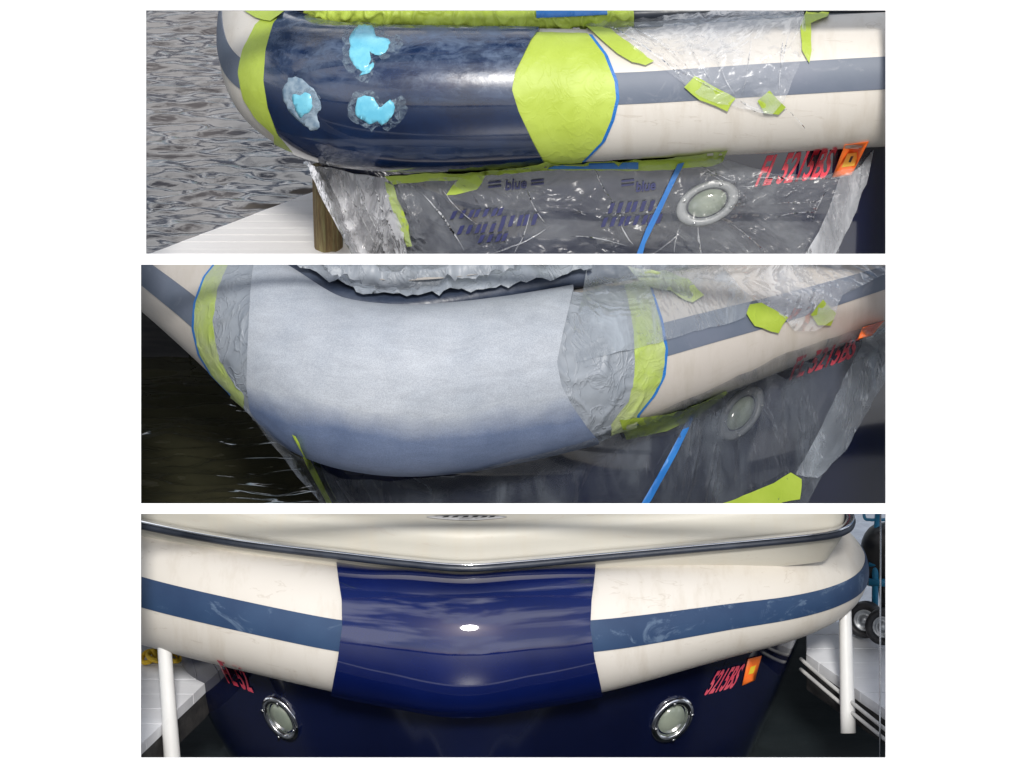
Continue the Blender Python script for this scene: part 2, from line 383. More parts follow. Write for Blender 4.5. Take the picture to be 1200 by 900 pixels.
def smooth_poly(poly, n=0):
    if not n: return poly
    pts = [np.array(p, float) for p in poly]; N = len(pts); r = []
    for i in range(N):
        p0, p1, p2, p3 = pts[i - 1], pts[i], pts[(i + 1) % N], pts[(i + 2) % N]
        for k in range(n):
            s = k / n
            r.append(tuple(.5 * (2 * p1 + (p2 - p0) * s + (2 * p0 - 5 * p1 + 4 * p2 - p3) * s * s + (3 * p1 - p0 - 3 * p2 + p3) * s ** 3)))
    return r
def jag(poly, amp, seed, step=5):
    """Torn edge: resample and jitter an outline."""
    rnd = random.Random(seed); r = []
    for k in range(len(poly)):
        a, b_ = np.array(poly[k], float), np.array(poly[(k + 1) % len(poly)], float)
        n = max(1, int(np.linalg.norm(b_ - a) / step))
        for i in range(n):
            p = a + (b_ - a) * i / n
            r.append((p[0] + rnd.uniform(-amp, amp), p[1] + rnd.uniform(-amp, amp)))
    return r

def lay(bvh, px, py, off, dflt):
    r = ray(px, py); h = bvh.ray_cast(CAMP, r)
    if h[0] is None:
        q = P(px, py, dflt); n_ = bvh.find_nearest(q)
        return q, -r
    n = h[1]
    if n.dot(r) > 0: n = -n
    return h[0] + (n * .5 - r * .5) * off, n
def drape(name, poly, bvh, mat, parent=None, off=.003, step=7, thick=.0008, ridge=0, seed=0, relax=0, dflt=.3, lift=None, fs_=9):
    """Sheet with a given outline laid onto the surfaces beneath it (relax lets it bridge hollows)."""
    n = len(poly); vs = [Vector(p) for p in poly]
    x0, x1 = min(p[0] for p in poly), max(p[0] for p in poly); y0, y1 = min(p[1] for p in poly), max(p[1] for p in poly)
    rnd = random.Random(seed)
    yy = y0 + step / 2
    while yy < y1:
        xx = x0 + step / 2
        while xx < x1:
            vs.append(Vector((xx + rnd.uniform(-.2, .2) * step, yy + rnd.uniform(-.2, .2) * step))); xx += step
        yy += step
    r = delaunay_2d_cdt(vs, [], [list(range(n))], 1, 1e-5)
    v2, faces = r[0], [list(f) for f in r[2]]
    own = list(range(len(v2)))
    def root(i):
        while own[i] != i: own[i] = own[own[i]]; i = own[i]
        return i
    for f in faces:
        for k in f[1:]: own[root(k)] = root(f[0])
    cnt = {}
    for f in faces: cnt[root(f[0])] = cnt.get(root(f[0]), 0) + 1
    big = max(cnt, key=cnt.get); faces = [f for f in faces if root(f[0]) == big]
    used = sorted({i for f in faces for i in f}); idx = {q: k for k, q in enumerate(used)}
    v2 = [v2[i] for i in used]; faces = [[idx[i] for i in f] for f in faces]
    pts = []; nrm = []
    for v in v2:
        p, nn = lay(bvh, v.x, v.y, off, dflt); pts.append(p); nrm.append(nn)
    if relax:
        adj = [set() for _ in v2]
        for f in faces:
            for k in range(len(f)): adj[f[k]].add(f[k - 1]); adj[f[k - 1]].add(f[k])
        dep = [(p - CAMP).length for p in pts]; d0 = dep[:]
        for _ in range(relax):
            dep = [min(d0[i], sum(dep[j] for j in adj[i]) / max(1, len(adj[i]))) for i in range(len(dep))]
        pts = [CAMP + (pts[i] - CAMP).normalized() * dep[i] for i in range(len(pts))]
    for i in range(len(pts)):
        if ridge:
            q = Vector((v2[i].x / fs_ / 6, v2[i].y / fs_ / 6, seed * 1.7))
            h = max(0, 1 - 4.5 * abs(noise.noise(q))) + .4 * max(0, 1 - 5 * abs(noise.noise(q * 2.3)))
            pts[i] = pts[i] + nrm[i] * (h * ridge)
        if lift: pts[i] = pts[i] + nrm[i] * lift(v2[i].x, v2[i].y)
    o = mesh_obj(name, pts, [tuple(f) for f in faces], mat, parent, solid=None)
    if thick:
        m_ = o.modifiers.new('t', 'SOLIDIFY'); m_.thickness = thick; m_.offset = 0
    return o

def text_mesh(s, shear=0):
    c = bpy.data.curves.new('t', 'FONT'); c.body = s; c.shear = shear; c.resolution_u = 3; c.offset = .028
    o = bpy.data.objects.new('t', c); COL.objects.link(o)
    dg = bpy.context.evaluated_depsgraph_get(); me = bpy.data.meshes.new_from_object(o.evaluated_get(dg))
    v = [(q.co.x, q.co.y) for q in me.vertices]; f = [tuple(p.vertices) for p in me.polygons]
    bpy.data.objects.remove(o); bpy.data.meshes.remove(me); bpy.data.curves.remove(c)
    x0 = min(a[0] for a in v); x1 = max(a[0] for a in v); y0 = min(a[1] for a in v); y1 = max(a[1] for a in v)
    return [((a[0] - x0) / (x1 - x0), (a[1] - y0) / (y1 - y0)) for a in v], f
def lettering(name, s, quad, bvh, mat, parent, off=.004, bold=True):
    """Letters stretched into a quad (bottom left, bottom right, top right, top left)."""
    v, f = text_mesh(s)
    bl, br, tr, tl = [np.array(q, float) for q in quad]
    pts = []
    for a, b_ in v:
        q = bl * (1 - a) * (1 - b_) + br * a * (1 - b_) + tr * a * b_ + tl * (1 - a) * b_
        pts.append(lay(bvh, q[0], q[1], off, .3)[0])
    return mesh_obj(name, pts, f, mat, parent, smooth=False)

def pipe(name, pts, r, mat, parent=None, seg=14, closed=False, r_end=None):
    pts = [Vector(p) for p in pts]; vs = []; n = len(pts)
    for i, p in enumerate(pts):
        t_ = (pts[min(i + 1, n - 1)] - pts[max(i - 1, 0)]).normalized() if not closed else (pts[(i + 1) % n] - pts[i - 1]).normalized()
        a = t_.cross(Vector((.31, .9, .2))).normalized(); b_ = t_.cross(a)
        rr = r if r_end is None else r + (r_end - r) * i / (n - 1)
        vs += [p + a * rr * math.cos(2 * math.pi * k / seg) + b_ * rr * math.sin(2 * math.pi * k / seg) for k in range(seg)]
    fs = [(i * seg + k, i * seg + (k + 1) % seg, ((i + 1) % n) * seg + (k + 1) % seg, ((i + 1) % n) * seg + k) for i in range(n if closed else n - 1) for k in range(seg)]
    if not closed: fs += [tuple(range(seg)), tuple((n - 1) * seg + k for k in range(seg))]
    return mesh_obj(name, vs, fs, mat, parent)
def spline_pipe(name, pts, r, mat, parent=None, n=8, seg=12):
    return pipe(name, [Vector(q) for q in catmull([tuple(p) for p in pts], n)], r, mat, parent, seg)
def prism(name, top, h, mat, parent=None, bev=0):
    n = len(top); vs = [Vector(p) for p in top] + [Vector(p) - Z * h for p in top]
    fs = [tuple(range(n)), tuple(range(2 * n - 1, n - 1, -1))] + [(i, (i + 1) % n, n + (i + 1) % n, n + i) for i in range(n)]
    o = mesh_obj(name, vs, fs, mat, parent, smooth=False)
    if bev:
        m_ = o.modifiers.new('b', 'BEVEL'); m_.width = bev; m_.segments = 2
    return o
def loft(name, rings, mat, parent, n=14, nv=6, close=False):
    """Surface through rings of (px, py, depth), smoothed both ways."""
    R = []
    for r in rings: R.append(catmull([tuple(P(*q)) for q in r], n))
    R = np.array(R); cols = [catmull(R[:, i, :], nv) for i in range(R.shape[1])]
    A = np.array(cols); nu, nw = A.shape[0], A.shape[1]
    vs = [Vector(A[i, j]) for i in range(nu) for j in range(nw)]
    fs = [(i * nw + j, (i + 1) * nw + j, (i + 1) * nw + j + 1, i * nw + j + 1) for i in range(nu - 1) for j in range(nw - 1)]
    return mesh_obj(name, vs, fs, mat, parent)
def clip_strip(poly, y0, y1):
    def cl(ps, keep, yv):
        r = []
        for k in range(len(ps)):
            a, b_ = ps[k], ps[(k + 1) % len(ps)]
            if keep(a[1]): r.append(a)
            if keep(a[1]) != keep(b_[1]):
                s = (yv - a[1]) / (b_[1] - a[1]); r.append((a[0] + (b_[0] - a[0]) * s, yv))
        return r
    r = cl(poly, lambda y: y >= y0, y0)
    return cl(r, lambda y: y <= y1, y1) if r else r
def dock(label, cat, poly, z, mat, width, gap=.004, th=.03, fascia=.12, group=None):
    """Plank dock; poly is a list of world (x, y) corners at height z."""
    cx = sum(p[0] for p in poly) / len(poly); cy = sum(p[1] for p in poly) / len(poly)
    e = empty('dock', (cx, cy, z - fascia), label, cat, group)
    ys = [p[1] for p in poly]; y = min(ys); k = 0; rnd = random.Random(3)
    while y < max(ys) - .005:
        c = clip_strip(poly, y + gap / 2, min(y + width, max(ys)) - gap / 2)
        if len(c) >= 3:
            prism('plank', [Vector((p[0], p[1], z - rnd.uniform(0, .0012))) for p in c], th, mat, e, .0008)
        y += width
    ins = [(cx + (p[0] - cx) * .985, cy + (p[1] - cy) * .985, z - th - .001) for p in poly]
    prism('fascia', ins, fascia - th, MAT['dock_dark'], e)
    return e
def water_sheet(name, x0, x1, y0, y1, z, nx, ny, amp, fx, fy, mat, kind='structure', base=None, seed=0):
    vs, fs = [], []
    for j in range(ny + 1):
        for i in range(nx + 1):
            x, y = x0 + (x1 - x0) * i / nx, y0 + (y1 - y0) * j / ny
            q = Vector((x * fx, y * fy, seed))
            h = noise.noise(q) + .42 * noise.noise(q * 2.1 + Vector((5, 1, 0))) + .10 * noise.noise(q * 4.3)
            vs.append(Vector((x, y, z + amp * h)))
    W = nx + 1
    fs = [(j * W + i, j * W + i + 1, (j + 1) * W + i + 1, (j + 1) * W + i) for j in range(ny) for i in range(nx)]
    o = mesh_obj(name, vs, fs, mat); tag(o, kind=kind)
    return o

def porthole(parent, bvh, px, py, r, oval=1.0, rot=0, rim_mat='chrome'):
    c, n = lay(bvh, px, py, .004, .3)
    a0 = n.cross(Z).normalized(); b0 = a0.cross(n).normalized()
    if a0.x < 0: a0, b0 = -a0, b0
    a = a0 * math.cos(rot) + b0 * math.sin(rot); b_ = (b0 * math.cos(rot) - a0 * math.sin(rot)) * oval
    e = c
    def disc(rings, name, mat, par):
        vs, fs = [], []; seg = 40
        for rr, h in rings: vs += [e + a * rr * math.cos(2 * math.pi * k / seg) + b_ * rr * math.sin(2 * math.pi * k / seg) + n * h for k in range(seg)]
        for q in range(len(rings) - 1):
            fs += [(q * seg + k, q * seg + (k + 1) % seg, (q + 1) * seg + (k + 1) % seg, (q + 1) * seg + k) for k in range(seg)]
        fs.append(tuple((len(rings) - 1) * seg + k for k in range(seg)))
        return mesh_obj(name, vs, fs, mat, par)
    rim = disc([(r * 1.0, -.02), (r * 1.0, .003), (r * .985, .006), (r * .90, .0085), (r * .74, .0085), (r * .70, .006), (r * .68, -.004), (r * .60, -.006)], 'porthole', MAT[rim_mat], parent)
    disc([(r * .62, -.004), (r * .6, .001), (r * .3, .005), (r * .1, .006)], 'glass', MAT['porthole_glass'], rim)
    for k in range(4):
        an = math.pi / 4 + k * math.pi / 2
        q = e + (a * math.cos(an) + b_ * math.sin(an)) * r * .86 + n * .014
        vs, fs = [], []
        for rr, h in ((.0045, 0), (.0045, .002), (.002, .003)):
            vs += [q + a * rr * math.cos(2 * math.pi * s / 10) + b_ * rr * math.sin(2 * math.pi * s / 10) + n * h for s in range(10)]
        for s in range(2): fs += [(s * 10 + j, s * 10 + (j + 1) % 10, s * 10 + 10 + (j + 1) % 10, s * 10 + 10 + j) for j in range(10)]
        fs.append(tuple(20 + j for j in range(10)))
        mesh_obj('screw', vs, fs, MAT['steel_dull'], rim)
    return rim

def trim(before, top, bottom):
    """Each boat is a bow section: cut off what would reach past its own bay."""
    for o in [o for o in bpy.data.objects if o not in before and o.type == 'MESH']:
        if o.name.split('.')[0] in ('post', 'piling', 'pole', 'water', 'basin'): continue
        bm = bmesh.new(); bm.from_mesh(o.data)
        for py, sg in ((top, 1), (bottom, -1)):
            if py is None: continue
            n = X.cross(ray(600, py)).normalized()
            if n.z < 0: n = -n
            bmesh.ops.bisect_plane(bm, geom=bm.verts[:] + bm.edges[:] + bm.faces[:], plane_co=CAMP, plane_no=n * sg, clear_outer=True)
        bm.to_mesh(o.data); bm.free()
        if not o.data.polygons:
            print('EMPTY after trim', o.name)

# ================================================================== THE SETTING
SEA_Z = -1.27
sea = mesh_obj('sea', [(-900, -1200, SEA_Z - .02), (900, -1200, SEA_Z - .02), (900, 900, SEA_Z - .02), (-900, 900, SEA_Z - .02)], [(0, 1, 2, 3)], MAT['sea'])
tag(sea, kind='structure')
# wooded shore across the water, behind the photographer
vs, fs = [], []
N_ = 260
for i in range(N_ + 1):
    an = math.radians(-170 + 160 * i / N_); r_ = 150
    x, y = r_ * math.cos(an), r_ * math.sin(an)
    h = 5.5 + 3 * noise.noise(Vector((i * .08, 0, 3))) + 1.6 * noise.noise(Vector((i * .5, 0, 9)))
    vs += [(x, y, SEA_Z - .5), (x, y, SEA_Z + h), (x * 1.15, y * 1.15, SEA_Z + h * .8), (x * 1.2, y * 1.2, SEA_Z - .5)]
for i in range(N_):
    for k in range(3): fs.append((i * 4 + k, i * 4 + k + 1, i * 4 + 5 + k, i * 4 + 4 + k))
tag(mesh_obj('hills', vs, fs, MAT['hills']), kind='structure')

# white collage border, added as a wall with three openings
RECT = [(171, 12, 1038, 297.5), (165, 310, 1038, 590), (165, 602, 1038, 888)]
def wall_box(bm, x0, y0, x1, y1, th=.012):
    q = [P(x0, y0, 0), P(x1, y0, 0), P(x1, y1, 0), P(x0, y1, 0)]
    a = [bm.verts.new(p) for p in q]; b_ = [bm.verts.new(p + F * th) for p in q]
    bm.faces.new(a); bm.faces.new(b_[::-1])
    for k in range(4): bm.faces.new((a[k], b_[k], b_[(k + 1) % 4], a[(k + 1) % 4]))
bm = bmesh.new()
XL, XR, YT, YB = -120, 1320, -22, 1150
wall_box(bm, XL, YT, XR, 12)
for k, (x0, y0, x1, y1) in enumerate(RECT):
    wall_box(bm, XL, y0, x0, y1); wall_box(bm, x1, y0, XR, y1)
    nxt = RECT[k + 1][1] if k < 2 else YB
    wall_box(bm, XL, y1, XR, nxt)
bmesh.ops.recalc_face_normals(bm, faces=bm.faces)
me = bpy.data.meshes.new('border_wall'); bm.to_mesh(me); bm.free(); me.materials.append(MAT['wall'])
wo = bpy.data.objects.new('border_wall', me); COL.objects.link(wo)
tag(wo, 'white collage border, added as a wall with three wide rectangular openings, one above the other', 'wall')

pi = math.pi
# ================================================================== TOP OPENING: sanded bow
before = set(bpy.data.objects)
boat1 = empty('boat', P(500, 290, .5), 'boat with sanded dark blue bow patched in cyan, top opening', 'boat', 'boat bows under repair')
A1, B1 = .163, .145
t1 = Tube([(1180, 88, .24, A1, B1), (1040, 93, .24, A1, B1), (900, 101, .24, A1, B1), (740, 110, .24, .158, B1), (640, 113, .245, .165, B1), (520, 115, .26, .172, .15),
           (430, 113, .295, .172, .15), (375, 105, .36, .168, .148), (338, 88, .47, .163, .145), (322, 60, .62, .160, .14), (322, 20, .82, .16, .14), (335, -30, 1.05, .16, .14)])
collar1 = t1.build('collar', MAT['cream'], boat1)
hull1 = loft('hull', [
    [(1200, 130, .36), (1040, 132, .36), (900, 135, .36), (740, 140, .36), (640, 145, .37), (520, 150, .38), (430, 150, .43), (380, 145, .50), (352, 130, .60), (346, 100, .8), (350, 60, 1.0)],
    [(1200, 215, .38), (1040, 218, .38), (900, 222, .38), (740, 226, .38), (640, 230, .39), (530, 236, .40), (450, 236, .46), (402, 228, .55), (380, 215, .66), (376, 190, .86), (380, 150, 1.06)],
    [(1200, 330, .42), (1040, 332, .42), (900, 335, .42), (740, 338, .42), (660, 340, .43), (560, 342, .45), (490, 340, .52), (446, 330, .62), (424, 315, .74), (420, 290, .92), (424, 250, 1.1)],
    [(1200, 352, .43), (1040, 354, .43), (900, 356, .43), (740, 358, .43), (670, 360, .44), (575, 362, .46), (505, 360, .53), (462, 352, .63), (440, 338, .75), (436, 312, .93), (440, 272, 1.1)]],
    MAT['navy'], boat1)
EL1 = ([(340, 8), (322, 30), (314, 60), (312, 95), (317, 125), (328, 155), (345, 175)], .40, .99)      # left edge of the blue cap
ER1 = ([(640, 25), (622, 50), (604, 85), (600, 105), (608, 130), (625, 165), (642, 195)], .2, .62)    # right edge
t1.patch('stripe', MAT['stripe_grey'], boat1, 0.0, (ER1[0], .2, .62), .90, 1.38, .0025)
t1.patch('stripe', MAT['stripe_grey'], boat1, EL1, 1.0, 1.12, 1.55, .0025)
cap1 = t1.patch('nose_cap', MAT['sanded_blue'], boat1, ER1, EL1, -.1, 2.9, .009, 90, 60)
bv1 = bvh_of([collar1, hull1, cap1])
# cyan filler spots and a sanded halo
drape('sanding_mark', jag(smooth_poly([(336, 95), (346, 90), (358, 96), (370, 108), (377, 125), (372, 135), (374, 148), (364, 152), (352, 143), (338, 128), (331, 112)], 3), 1.2, 2), bv1, MAT['haze_scuff'], boat1, .0012, 5, .0004)
for k, pl in enumerate([
    [(343, 110), (352, 112), (357, 108), (364, 111), (366, 124), (363, 131), (357, 133), (352, 139), (347, 129), (344, 120)],
    [(413, 38), (421, 30), (437, 31), (441, 43), (452, 45), (457, 50), (451, 62), (440, 65), (433, 60), (435, 70), (428, 84), (418, 80), (409, 66), (411, 54), (409, 46)],
    [(430, 79), (437, 73), (438, 79), (431, 86), (421, 89)],
    [(417, 126), (420, 115), (430, 112), (438, 115), (444, 125), (450, 122), (457, 117), (463, 126), (458, 137), (447, 147), (442, 141), (434, 146), (424, 140), (417, 134)]]):
    if k != 2:
        gx = sum(p[0] for p in pl) / len(pl); gy = sum(p[1] for p in pl) / len(pl)
        drape('sanding_mark', jag(smooth_poly([(gx + (p[0] - gx) * 1.5 + 3, gy + (p[1] - gy) * 1.4) for p in pl], 2), 2.0, k + 40, 4), bv1, MAT['halo'], boat1, .0016, 5, 0)
    drape('filler_spot', jag(smooth_poly(pl, 2), .7, k, 2.5), bv1, MAT['cyan'], boat1, .0025, 5, .0004)
# registration number and year sticker on the navy side
lettering('registration_number', 'FL 5215BS', [(884, 219), (968, 209), (983, 171), (899, 182)], bv1, MAT['red'], boat1, .004)
st = drape('sticker', [(975, 208), (998, 205), (1018, 165), (990, 169)], bv1, MAT['orange'], boat1, .004, 8, .0006)
drape('print', [(986, 196), (1001, 194), (1007, 178), (993, 180)], bv1, MAT['yellow_print'], st, .006, 8, 0)
drape('print', [(994, 190), (997, 190), (1000, 183), (997, 183)], bv1, MAT['black_print'], st, .0075, 8, 0)
drape('print', [(996, 174.5), (1006, 173), (1007, 170.5), (997, 172)], bv1, MAT['pale_print'], st, .006, 8, 0)
ph1 = porthole(boat1, bv1, 829, 238, .080, .62, math.radians(24), 'rim_dull')

# masking tape on the top boat
o = t1.patch('masking_tape', MAT['lime'], None, EL1, ([(322, 8), (300, 30), (285, 60), (280, 85), (286, 115), (300, 138), (322, 158)], .5, .99), .25, 2.55, .0038, 24, 50, .0009, 3)
tag(o, 'lime green masking tape strip down the left edge of sanded blue bow', 'masking tape', 'lime tape on the top boat')
ER1b = ([(672, 30), (690, 42), (708, 65), (720, 95), (722, 115), (716, 140), (705, 165), (682, 188)], 0.1, .5)
o = t1.patch('masking_tape', MAT['lime'], None, ER1, ER1b, .08, 2.66, .0038, 60, 70, .0009, 8)
tag(o, 'wide lens-shaped lime green tape patch right of the sanded blue bow', 'masking tape', 'lime tape on the top boat')
ER1c = ([(676, 30), (694, 42), (712, 65), (724, 95), (726, 115), (720, 140), (709, 165), (686, 188)], 0.1, .5)
o = t1.patch('masking_tape', MAT['blue_tape'], None, ER1b, ER1c, .12, 2.6, .0036, 4, 60)
tag(o, 'thin bright blue tape line curving down beside the wide lime patch', 'masking tape')
bv1 = bvh_of([collar1, hull1, cap1])
def strip(label, poly, bv, mat, off=.006, cat='masking tape', group=None, ridge=.0005, seed=1, relax=0, lift=None, name='masking_tape', step=6, thick=0):
    o = drape(name, poly, bv, MAT[mat], None, off, step, thick, ridge, seed, relax, .25, lift)
    return tag(o, label, cat, group)
G1 = 'lime tape on the top boat'
strip('lime tape band along under the bow lip with a torn flap hanging', jag([(452, 207), (500, 203), (560, 199), (638, 190), (700, 190), (770, 184), (853, 174), (846, 190), (835, 195), (760, 200), (640, 199), (568, 206), (560, 222), (545, 225), (524, 229), (530, 218), (537, 211), (500, 212), (462, 216)], .8, 4, 8), bv1, 'lime_dark', .012, group=G1)
strip('blue tape strip showing just below the right lime patch', [(655, 192), (748, 190), (748, 198), (640, 198)], bv1, 'blue_tape', .016)
strip('narrow lime tape running down the plastic left of the sheet', jag([(452, 212), (462, 216), (470, 240), (480, 262), (484, 288), (478, 289), (468, 262), (458, 235)], .8, 5, 8), bv1, 'lime_dark', .012, group=G1)
strip('bright blue tape line slanting down across the plastic sheet', [(794, 192), (802, 190), (786, 222), (772, 252), (756, 285), (752, 302), (744, 302), (757, 268), (776, 230)], bv1, 'blue_tape', .018)
strip('lime tape strip slanting over clear plastic at upper right of bow', jag([(668, 14), (690, 18), (722, 42), (745, 58), (766, 73), (757, 78), (740, 74), (715, 58), (695, 40), (680, 30)], .8, 6, 8), bv1, 'lime', .014, group=G1)
strip('left of two lime tape tabs holding clear plastic to grey stripe', jag([(814, 90), (862, 114), (852, 129), (820, 117), (802, 102)], .7, 7, 8), bv1, 'lime_dark', .014, group=G1)
strip('right small lime tape tab holding clear plastic to grey stripe', jag([(902, 105), (920, 125), (912, 133), (896, 131), (888, 118)], .7, 8, 8), bv1, 'lime_dark', .014, group=G1)
strip('lime tape flap hanging at far upper right over cream collar', jag([(946, 12), (972, 12), (970, 22), (950, 30), (951, 60), (948, 74), (940, 60), (938, 35)], .7, 9, 8), bv1, 'lime', .014, group=G1)
# crumpled lime and blue tape masking the deck edge above the bow
tb = Tube([(1180, 0, .27, .02, .03), (1040, 4, .27, .02, .03), (900, 8, .26, .02, .03), (760, 14, .25, .022, .03), (650, 20, .245, .024, .03), (560, 22, .25, .026, .03), (450, 15, .285, .026, .03), (380, 8, .35, .026, .03), (335, -4, .46, .024, .03), (310, -25, .62, .02, .03)], n=16)
o = tb.patch('masking_tape', MAT['lime'], None, .35, .80, -.2, 2.9, .002, 260, 30, .010, 5, freq=30)
tag(o, 'crumpled lime tape along the deck edge above sanded blue bow', 'masking tape', G1)
o = tb.patch('masking_tape', MAT['blue_tape'], None, .38, .47, .1, 1.2, .012, 60, 10, .003, 2)
tag(o, 'blue tape lying on the crumpled lime tape above the bow', 'masking tape')
rail1 = tb.build('rub_rail', MAT['rail'], boat1, 120, 20)
o = drape('masking_tape', jag([(300, 8), (342, 8), (330, 18), (318, 28), (300, 22), (286, 14)], .8, 11, 8), bv1, MAT['lime'], None, .010, 6, 0, .002, 3, 0, .5)
tag(o, 'small creased lime tape piece at the top left shoulder of bow', 'masking tape', G1)
# plastic sheets
bv1 = bvh_of([collar1, hull1, cap1, ph1])
o = strip('clear wrinkled plastic sheet taped over navy hull side in top opening', jag([(452, 212), (540, 206), (640, 199), (750, 195), (846, 184), (870, 192), (905, 203), (960, 206), (1000, 196), (1022, 177), (1018, 200), (1000, 250), (985, 282), (980, 310), (480, 310), (468, 270), (455, 235)], 1.2, 12, 12), bv1, 'film', .010, 'plastic sheet', None, .006, 4, 6, name='plastic_sheet', step=5, thick=0)
strip('milky folded plastic edge hanging at right of the top hull sheet', jag([(985, 205), (1008, 196), (1023, 176), (1018, 205), (1003, 245), (985, 285), (972, 310), (935, 310), (960, 270), (975, 235)], 1.0, 13, 10), bv1, 'film_milky', .018, 'plastic sheet', None, .006, 6, 3, name='plastic_sheet', thick=0)
strip('pale plastic sheet hanging from bow stem left of lime strip', jag([(357, 186), (380, 192), (420, 203), (455, 208), (462, 240), (474, 270), (480, 312), (418, 312), (400, 275), (378, 235)], .8, 14, 10), bv1, 'film_white', .010, 'plastic sheet', None, .007, 9, 3, name='plastic_sheet', step=5, thick=0)
strip('thin clear plastic sheet draped over cream collar at upper right', jag([(640, 5), (940, 5), (945, 40), (935, 80), (918, 118), (905, 133), (880, 128), (830, 118), (800, 98), (775, 80), (735, 55), (690, 30)], 1.0, 15, 12), bv1, 'film_thin', .010, 'plastic sheet', None, .008, 2, 12, name='plastic_sheet', step=5, thick=0)
def creases(sheet, bv, lines, off):
    for k, (x0, y0, x1, y1, w_, bow) in enumerate(lines):
        a, b_ = np.array((x0, y0), float), np.array((x1, y1), float); d_ = b_ - a; L_ = np.linalg.norm(d_); n_ = np.array((-d_[1], d_[0])) / L_
        rn = random.Random(k); L1, L2 = [], []
        for i in range(9):
            s_ = i / 8; c_ = a + d_ * s_ + n_ * (bow * 4 * s_ * (1 - s_) + rn.uniform(-.5, .5)); h_ = w_ * (.12 + math.sin(pi * s_) ** .7) * rn.uniform(.6, 1) * .5
            L1.append(tuple(c_ + n_ * h_)); L2.append(tuple(c_ - n_ * h_))
        drape('crease', L1 + L2[::-1], bv, MAT['crease'], sheet, off, 10, 0, 0, k, 0, .3)
sheets1 = [q for q in bpy.data.objects if q.name.startswith('plastic_sheet')]
creases(sheets1[0], bv1, [(696, 196, 720, 238, 0.99, 2), (672, 244, 688, 252, 1.6, 0), (520, 222, 560, 262, 1.32, 3), (498, 228, 545, 292, 2.42, -3), (600, 300, 622, 246, 1.08, 3), (575, 296, 640, 268, 1.6, 3), (668, 276, 735, 288, 1.32, -3), (728, 262, 742, 286, 1.76, 2), (808, 196, 850, 214, 0.72, -2), (818, 192, 862, 212, 1.12, 2), (868, 218, 902, 212, 1.1, 2), (880, 206, 980, 208, 2.64, 2), (900, 238, 965, 236, 0.81, 0), (908, 254, 958, 248, 1.28, -2), (860, 264, 900, 300, 1.1, -2), (818, 262, 822, 300, 2.2, 1), (972, 218, 952, 260, 1.08, 3), (798, 262, 790, 296, 1.28, 2), (760, 300, 800, 268, 0.88, 2), (618, 222, 640, 262, 1.54, 3)], .021)
creases(sheets1[2], bv1, [(385, 200, 420, 262, 1.8, 2), (398, 206, 445, 290, 2, -3), (420, 210, 452, 280, 1.6, 2), (372, 196, 392, 236, 2, 1), (440, 214, 466, 276, 1.6, 2)], .021)
creases(sheets1[3], bv1, [(690, 24, 800, 92, 1.8, -6), (720, 30, 815, 90, 1.4, -9), (770, 60, 850, 110, 1.4, 4), (838, 60, 862, 112, 1.4, 3), (880, 40, 868, 112, 1.2, -3), (918, 50, 916, 78, 2, 1), (866, 116, 906, 130, 4, 4), (930, 30, 912, 108, 1.6, 4), (920, 126, 944, 150, 1.4, -2), (800, 40, 838, 100, 1.2, 2)], .021)
# print on the sheet
bvs = bvh_of([o])
for k, (x, y, w_) in enumerate([(592, 216, 25), (745, 218, 23)]):
    q = lettering('print', 'blue', [(x, y + 7), (x + w_, y + 4), (x + w_ + 1, y - 8), (x + 1, y - 5)], bv1, MAT['blue_print'], sheets1[0], .018)
for k, (x, y, n_) in enumerate([(528, 252, 7), (536, 270, 6), (704, 262, 8), (712, 246, 6), (585, 262, 5), (560, 280, 4)]):
    for i in range(n_):
        xx = x + i * 9 + (i * 7 % 3); h_ = 9 + (i * 5 + k) % 5
        drape('print', [(xx, y + 4 - i * .6), (xx + 5, y + 3 - i * .6), (xx + 9, y - h_ + 3 - i * .6), (xx + 4, y - h_ + 4 - i * .6)], bv1, MAT['blue_print'], sheets1[0], .0175, 12, 0)
for x, y in ((572, 214), (572, 219), (728, 212), (728, 217), (622, 216), (622, 212)):
    drape('print', [(x, y + 1), (x + 15, y - .5), (x + 15.5, y - 2.5), (x + .5, y - 1)], bv1, MAT['blue_print'], sheets1[0], .018, 12, 0)

# water, dock and piling behind the top boat
Zw1 = PZ(180, 320, P(180, 320, .70).z).z
pz = lambda x, y, z: (lambda p: (p.x, p.y))(PZ(x, y, z))
wl = PZ(100, 330, Zw1); wr = PZ(100, -30, Zw1)
water_sheet('water', -1.35, .25, wl.y - .02, wr.y + .15, Zw1, 190, 240, .014, 8, 30, MAT['water_grey'])
mesh_obj('basin', [(-1.36, wl.y - .03, Zw1 - .05), (.26, wl.y - .03, Zw1 - .05), (.26, wr.y + .17, Zw1 - .05), (-1.36, wr.y + .17, Zw1 - .05)], [(0, 1, 2, 3)], MAT['dock_dark'])['kind'] = 'structure'
Zd1 = Zw1 + .05
dock('white plank dock corner beside the water in top opening', 'dock', [pz(100, 325, Zd1), pz(175, 297, Zd1), pz(357, 228, Zd1), pz(430, 200, Zd1), pz(430, 325, Zd1)], Zd1, MAT['dock_white'], .045, .0008, .02, .045)
c0 = PZ(384, 300, Zd1)
vs, fs = [], []
for j in range(25):
    z_ = Zd1 - .3 + .52 * j / 24
    for k in range(24):
        an = 2 * pi * k / 24; rr = .036 + .005 * noise.noise(Vector((math.cos(an) * 2, math.sin(an) * 2, z_ * 3)))
        vs.append(Vector((c0.x + rr * math.cos(an), c0.y + .06 + rr * math.sin(an), z_)))
for j in range(24):
    for k in range(24): fs.append((j * 24 + k, j * 24 + (k + 1) % 24, (j + 1) * 24 + (k + 1) % 24, (j + 1) * 24 + k))
fs.append(tuple(24 * 24 + k for k in range(24)))
